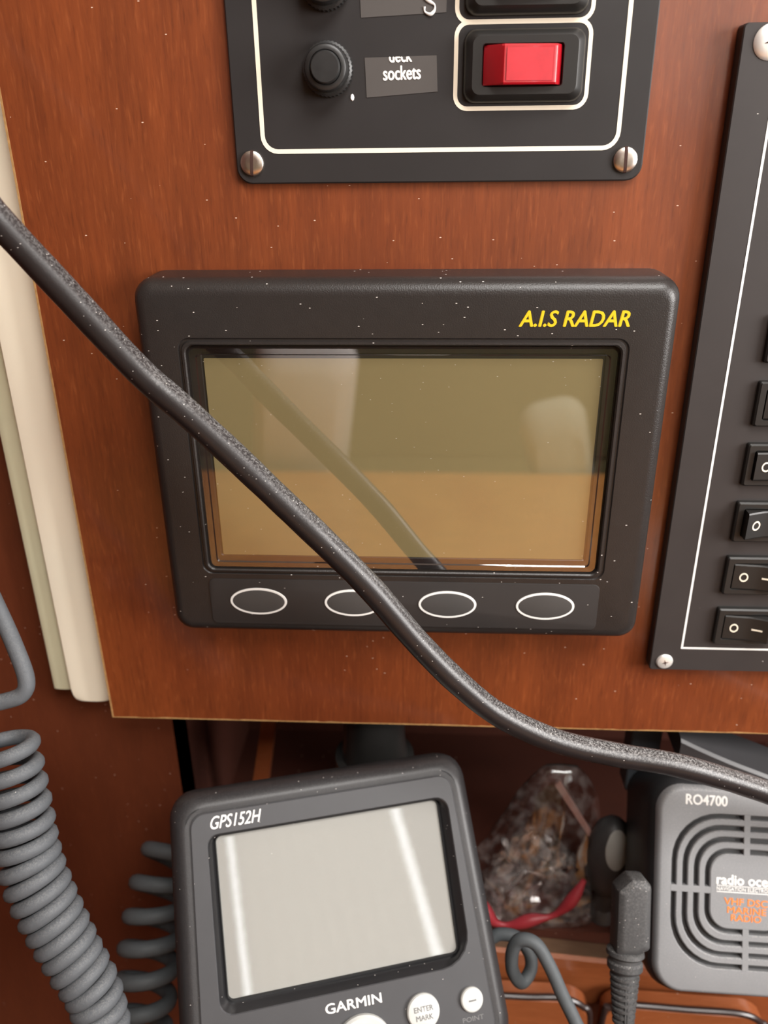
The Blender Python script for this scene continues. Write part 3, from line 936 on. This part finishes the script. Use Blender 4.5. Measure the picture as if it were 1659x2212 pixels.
text('lettering', 'RO4700', -24.3, 32.4, 16.2, 3.9, 0.0, 'white_ink', vr, bold=0.03)
text('lettering', 'radio ocean', -11.6, 2.6, 24.4, 3.7, 0.0, 'white_ink', vr, bold=0.03)
MB().box(-11.6, 12.6, -0.12, 0.05, 2.0, 2.2).build('rule', 'white_ink', vr)
text('lettering', 'NAVIGATION ELECTRONICS', -11.6, 0.3, 24.0, 1.4, 0.0, 'white_ink', vr, bold=0.008)
MB().box(-11.6, 12.6, -0.12, 0.05, -0.35, -0.1).build('rule', 'white_ink', vr)
text('lettering', 'VHF DSC', -8.6, -4.9, 16.8, 2.6, 0.0, 'orange_ink', vr, bold=0.02, rot=-0.02)
text('lettering', 'MARINE', -7.3, -8.0, 15.0, 2.4, 0.0, 'orange_ink', vr, bold=0.02, rot=-0.02)
text('lettering', 'RADIO', -5.8, -10.9, 11.6, 2.4, 0.0, 'orange_ink', vr, bold=0.02, rot=-0.02)
# mounting bracket behind the radio
b = MB()
pts = spline([(104, 6, -219.5), (112, 4, -222.5), (124, 2, -227), (138, 0.5, -232), (156, -1, -239), (180, -2, -249)], 5)
b.loft([[(p.x, p.y - 3, p.z + 1), (p.x, p.y + 14, p.z + 3.5), (p.x, p.y + 14, p.z - 9), (p.x, p.y - 3.0, p.z - 10), (p.x, p.y - 4.2, p.z - 9), (p.x, p.y - 4.2, p.z - 0.2)] for p in pts])
o = b.build('bracket_arm', 'bracket_dark', vr)
o.matrix_parent_inverse = vr_m.inverted()
b = MB()
b.loft([rr(97.5, -236, 13, 60, 2, 34), rr(97.5, -236, 13, 60, 2, 24), rr(97.5, -236, 12, 59, 2, 23.2)])
o = b.build('bracket_plate', 'bracket', vr)
o.matrix_parent_inverse = vr_m.inverted()

# ------------------------------------------------------------------ right-angled plug with strain relief
pg = empty('angled_plug', (79.0, -46.5, -279.0), VR)
tag(pg, 'dusty charcoal right-angled plug with ribbed strain relief beside the grille', 'plug')
poly = [(-6.4, 0.5), (-1.0, 0.0), (0.6, 0.0), (6.6, 1.6), (7.2, 3.0), (6.8, 25.2), (5.0, 27.6), (0.5, 28.0), (-4.5, 25.6), (-6.6, 21.6)]
poly = [(-6.2, -1.0), (1.6, -0.6), (6.9, 2.2), (6.9, 25.0), (4.4, 27.8), (-1.0, 27.6), (-6.0, 22.8)]
b = MB()
b.loft([rp(poly, 1.4, 7, 2.2), rp(poly, 1.6, 6, 0.6), rp(poly, 1.6, 3.5, 0), rp(poly, 1.6, -3.0, 0), rp(poly, 1.6, -5.0, 0.5), rp(poly, 1.4, -6.2, 1.8), rp(poly, 1.0, -6.5, 3.0)])
b.build('body', 'plug', pg)
b = MB()
b.lathe([(5.2, 1.5), (6.9, 0.8), (7.1, -0.6), (6.0, -1.6), (5.9, -2.8), (6.6, -3.6), (6.6, -5.6), (6.0, -6.4), (5.4, -6.6)], (-1.2, 0, -0.8), 'Z', 32)
b.build('collar', 'plug', pg)
prof = [(5.5, -6.4)]
z = -7.2
k = 0
while z > -24.5:
    r0 = 5.5 - (-7.2 - z) * 0.085
    prof += [(r0 - 0.9, z), (r0 - 0.9, z - 0.8), (r0, z - 1.1), (r0, z - 2.0)]
    z -= 2.3
prof += [(3.6, z), (3.2, z - 1)]
MB().lathe(prof, (-1.2, 0, -0.8), 'Z', 28).build('strain_relief', 'plug', pg)
for s in (-1, 1):
    MB().loft([rr(-1.2 + s * 0.2, -17, 1.3, 18, 0.5, -3.0), rr(-1.2 + s * 0.2, -17, 1.0, 17.4, 0.4, -4.5)]).build('relief_spine', 'plug', pg)
MB().tube(spline([(-1.2, 0, -22), (-1.4, 0, -28), (-0.6, 1.5, -36), (2, 6, -50), (5, 14, -75), (8, 26, -105)], 6), 3.0, 14).build('cord', 'plug', pg)

# thick grey strand curling out from behind the navigator
cs = MB().tube(spline([(10, -24, -296)] + [(25.0, -29.8, -297.9), (32.4, -29.9, -294.1), (39.4, -31.6, -293.8), (44.1, -35.3, -297.9), (44.3, -39.4, -302.0), (40.2, -43.7, -303.7), (36.2, -44.6, -295.5), (35.7, -44.4, -285.2), (38.3, -44.5, -278.4), (44.1, -46.3, -278.3), (49.3, -50.2, -285.2), (54.1, -55.1, -294.3), (58.7, -59.5, -302.2), (62.1, -63.9, -310.0)] + [(70, -76, -345), (68, -76, -400)], 7), 2.6, 14).build('cord_strand', 'cord_dark', smooth=60)
tag(cs, 'slate cord strand looping once between navigator and plug', 'cord')

# ------------------------------------------------------------------ things on the shelf
# crumpled clear bag
bg = empty('plastic_bag', (60, 24, -340))
tag(bg, 'crumpled clear plastic bag with red strip on the shelf', 'bag')
b = MB()
n1, n2 = 40, 26
rings = []
for i in range(n2):
    t = i / (n2 - 1)
    zz = 1 + 78 * t
    wx = 33 * (1 - t) ** 0.75 + 5.0 * t + 1.5
    wy = 15 * (1 - t) ** 0.6 + 0.8
    cxx = -4 + 8 * t
    ring = []
    for j in range(n1):
        a = 2 * math.pi * j / n1
        d = 0.8 * noise.noise(Vector((math.cos(a) * 2.0, math.sin(a) * 2.0, t * 3.0))) + 0.55 * (1 - 2 * abs(noise.noise(Vector((math.cos(a) * 6, math.sin(a) * 6, t * 2.5))))) * (1 - 0.5 * t)
        q = 1 + 0.26 * d
        if i == 0:
            q *= 0.9
        yy = max(-16.5, math.sin(a) * wy * q + 10 * t)
        ring.append((cxx + math.cos(a) * wx * q, yy, max(0.6, zz + 3.5 * d * (1 - t))))
    rings.append(ring)
b.loft(rings)
b.build('film', 'bag', bg, smooth=70)
b = MB()
rings = []
for i in range(16):
    t = i / 15
    zz = 2 + 44 * t
    ring = []
    for j in range(34):
        a = 2 * math.pi * j / 34
        d = noise.noise(Vector((math.cos(a) * 4, math.sin(a) * 4 + 9, t * 4.0))) + 0.6 * noise.noise(Vector((math.cos(a) * 9, math.sin(a) * 9 + 5, t * 8.0)))
        q = 1 + 0.30 * d
        wx, wy = 27 * (1 - t) ** 0.6 + 2, 10 * (1 - t) ** 0.6 + 1
        ring.append((-6 + math.cos(a) * wx * q, max(-14.0, math.sin(a) * wy * q + 4 * t - 2), max(1.2, zz + 4 * d)))
    rings.append(ring)
b.loft(rings)
b.build('inner_film', 'bag_inner', bg, smooth=22)  # second film added inside the bag for its facet highlights
MB().tube(spline([(-31, -13, 15), (-26, -16, 7), (-18, -17, 6), (-8, -17, 10), (2, -16.5, 13), (10, -15, 22), (15, -12, 31)], 5), lambda t: 2.2 + 0.9 * math.sin(t * 17), 8).build('red_strip', 'red_rubber', bg, smooth=60)
MB().loft([[(1.0, 5.0, 71), (3.0, 5.0, 74), (20.0, -1.0, 47), (18.5, -1.0, 45)], [(1.0, 6.5, 71), (3.0, 6.5, 74), (20.0, 0.5, 47), (18.5, 0.5, 45)]]).build('heat_seal', 'seal', bg)
for k in range(6):
    x, y, z = (-22, -14, -6, 2, -18, -3)[k], rnd.uniform(-8, 2), (10, 24, 12, 20, 34, 36)[k]
    s = rnd.uniform(2.6, 4.0)
    f = MB()
    rg = []
    for i, (rad, h) in enumerate(((0.3, -1.3), (0.8, -1.0), (1.0, -0.3), (0.7, 0.4), (0.75, 1.2), (0.2, 1.5))):
        rg.append([(x + 0.7 * s * rad * math.cos(2 * math.pi * j / 9) + s * h * 0.8 * math.sin(k), y + s * 0.7 * rad * math.sin(2 * math.pi * j / 9), z + s * h * 1.3 + 0.4 * s * rad * math.cos(2 * math.pi * j / 9 + k)) for j in range(9)])
    f.loft(rg).build('fitting', 'pale_fitting', bg)  # pale slivers painted in for highlight streaks on the bag's folds

kn = empty('rubber_knob', (87.5, 20, -340))
tag(kn, 'dark rounded rubber knob with pale worn top between bag and radio', 'knob')
MB().lathe([(7, 0), (6.5, 3), (4.6, 6), (4.6, 16), (7.5, 20), (9.6, 27), (10.4, 38), (9.8, 48), (7.8, 55), (4.5, 59), (0.1, 60.5)], (0, 0, 0), 'Z', 32).build('grip', 'knob', kn)
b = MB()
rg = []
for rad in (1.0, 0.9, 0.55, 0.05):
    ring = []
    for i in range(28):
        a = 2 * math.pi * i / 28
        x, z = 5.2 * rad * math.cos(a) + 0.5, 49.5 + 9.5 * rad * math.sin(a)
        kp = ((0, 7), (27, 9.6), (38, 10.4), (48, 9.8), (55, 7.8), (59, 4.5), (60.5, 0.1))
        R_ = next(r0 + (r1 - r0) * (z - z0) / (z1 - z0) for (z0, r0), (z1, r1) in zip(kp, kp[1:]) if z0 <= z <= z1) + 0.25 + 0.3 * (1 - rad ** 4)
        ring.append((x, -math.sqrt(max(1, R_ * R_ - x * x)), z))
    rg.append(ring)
b.loft(rg, cap0=False).build('worn_patch', 'knob_top', kn)  # pale colour painted where the knob's upper face catches light

# shelf rails
rl = MB().loft([[(-112, 0, -356), (-112, 0.0, -329), (-112, 1.5, -327.5), (-112, 9, -327.5), (-112, 9, -356)],
                [(300, 0, -400), (300, 0.0, -370), (300, 1.5, -368.5), (300, 9, -368.5), (300, 9, -400)]]).build('shelf_rail', 'orange_wood')
MB().loft([[(-112, 1.6, -327.5), (-112, 1.6, -327.2), (-112, 9, -327.2), (-112, 9, -327.5)], [(300, 1.6, -368.5), (300, 1.6, -368.2), (300, 9, -368.2), (300, 9, -368.5)]]).build('rail_cap', 'dull_wood', rl)
tag(rl, 'orange wooden shelf rail running below the radio', 'rail')


def lower_plank(x0, x1, zt, zb, y, slope, label):
    e = empty('shelf_plank', ((x0 + x1) / 2, y, zb))
    hw = (x1 - x0) / 2
    h = zt - zb
    poly = [(-hw, 0), (hw, 0), (hw, h - slope), (-hw, h)]
    MB().loft([rp(poly, [1, 1, 14, 8], 0), rp(poly, [1, 1, 14, 8], -8), rp(poly, [1, 1, 13, 7], -9, 1)]).build('board', 'orange_wood', e)
    pts = [(-hw, -8, 0), (-hw, -8, h - 9), (-hw + 2.6, -8, h - 2.6), (-hw + 9, -8, h), (0, -8, h - slope * 0.5 + 0.4), (hw - 14, -8, h - slope + 1.2), (hw - 4, -8, h - slope - 4), (hw, -8, h - slope - 14), (hw, -8, 0)]
    MB().tube(spline(pts, 5), 1.5, 10).build('edge_moulding', 'edge_dark', e)
    tag(e, label, 'plank')


lower_plank(20, 79, -357.0, -430, -4, 1.0, 'short dark-edged wooden plank at the bottom, left of the plug')
lower_plank(85, 160, -359.5, -440, -4, 4.0, 'long dark-edged wooden plank at the bottom, below the radio')

bt = MB().loft([[(-74, 44, -232), (-67.5, 44, -232), (-67.5, 51, -232), (-74, 51, -232)], [(-96, 60, -340), (-87, 60, -340), (-87, 67, -340), (-96, 67, -340)]]).build('wooden_batten', 'orange_wood')
tag(bt, 'thin orange wooden batten leaning in the dark niche above the navigator', 'batten')
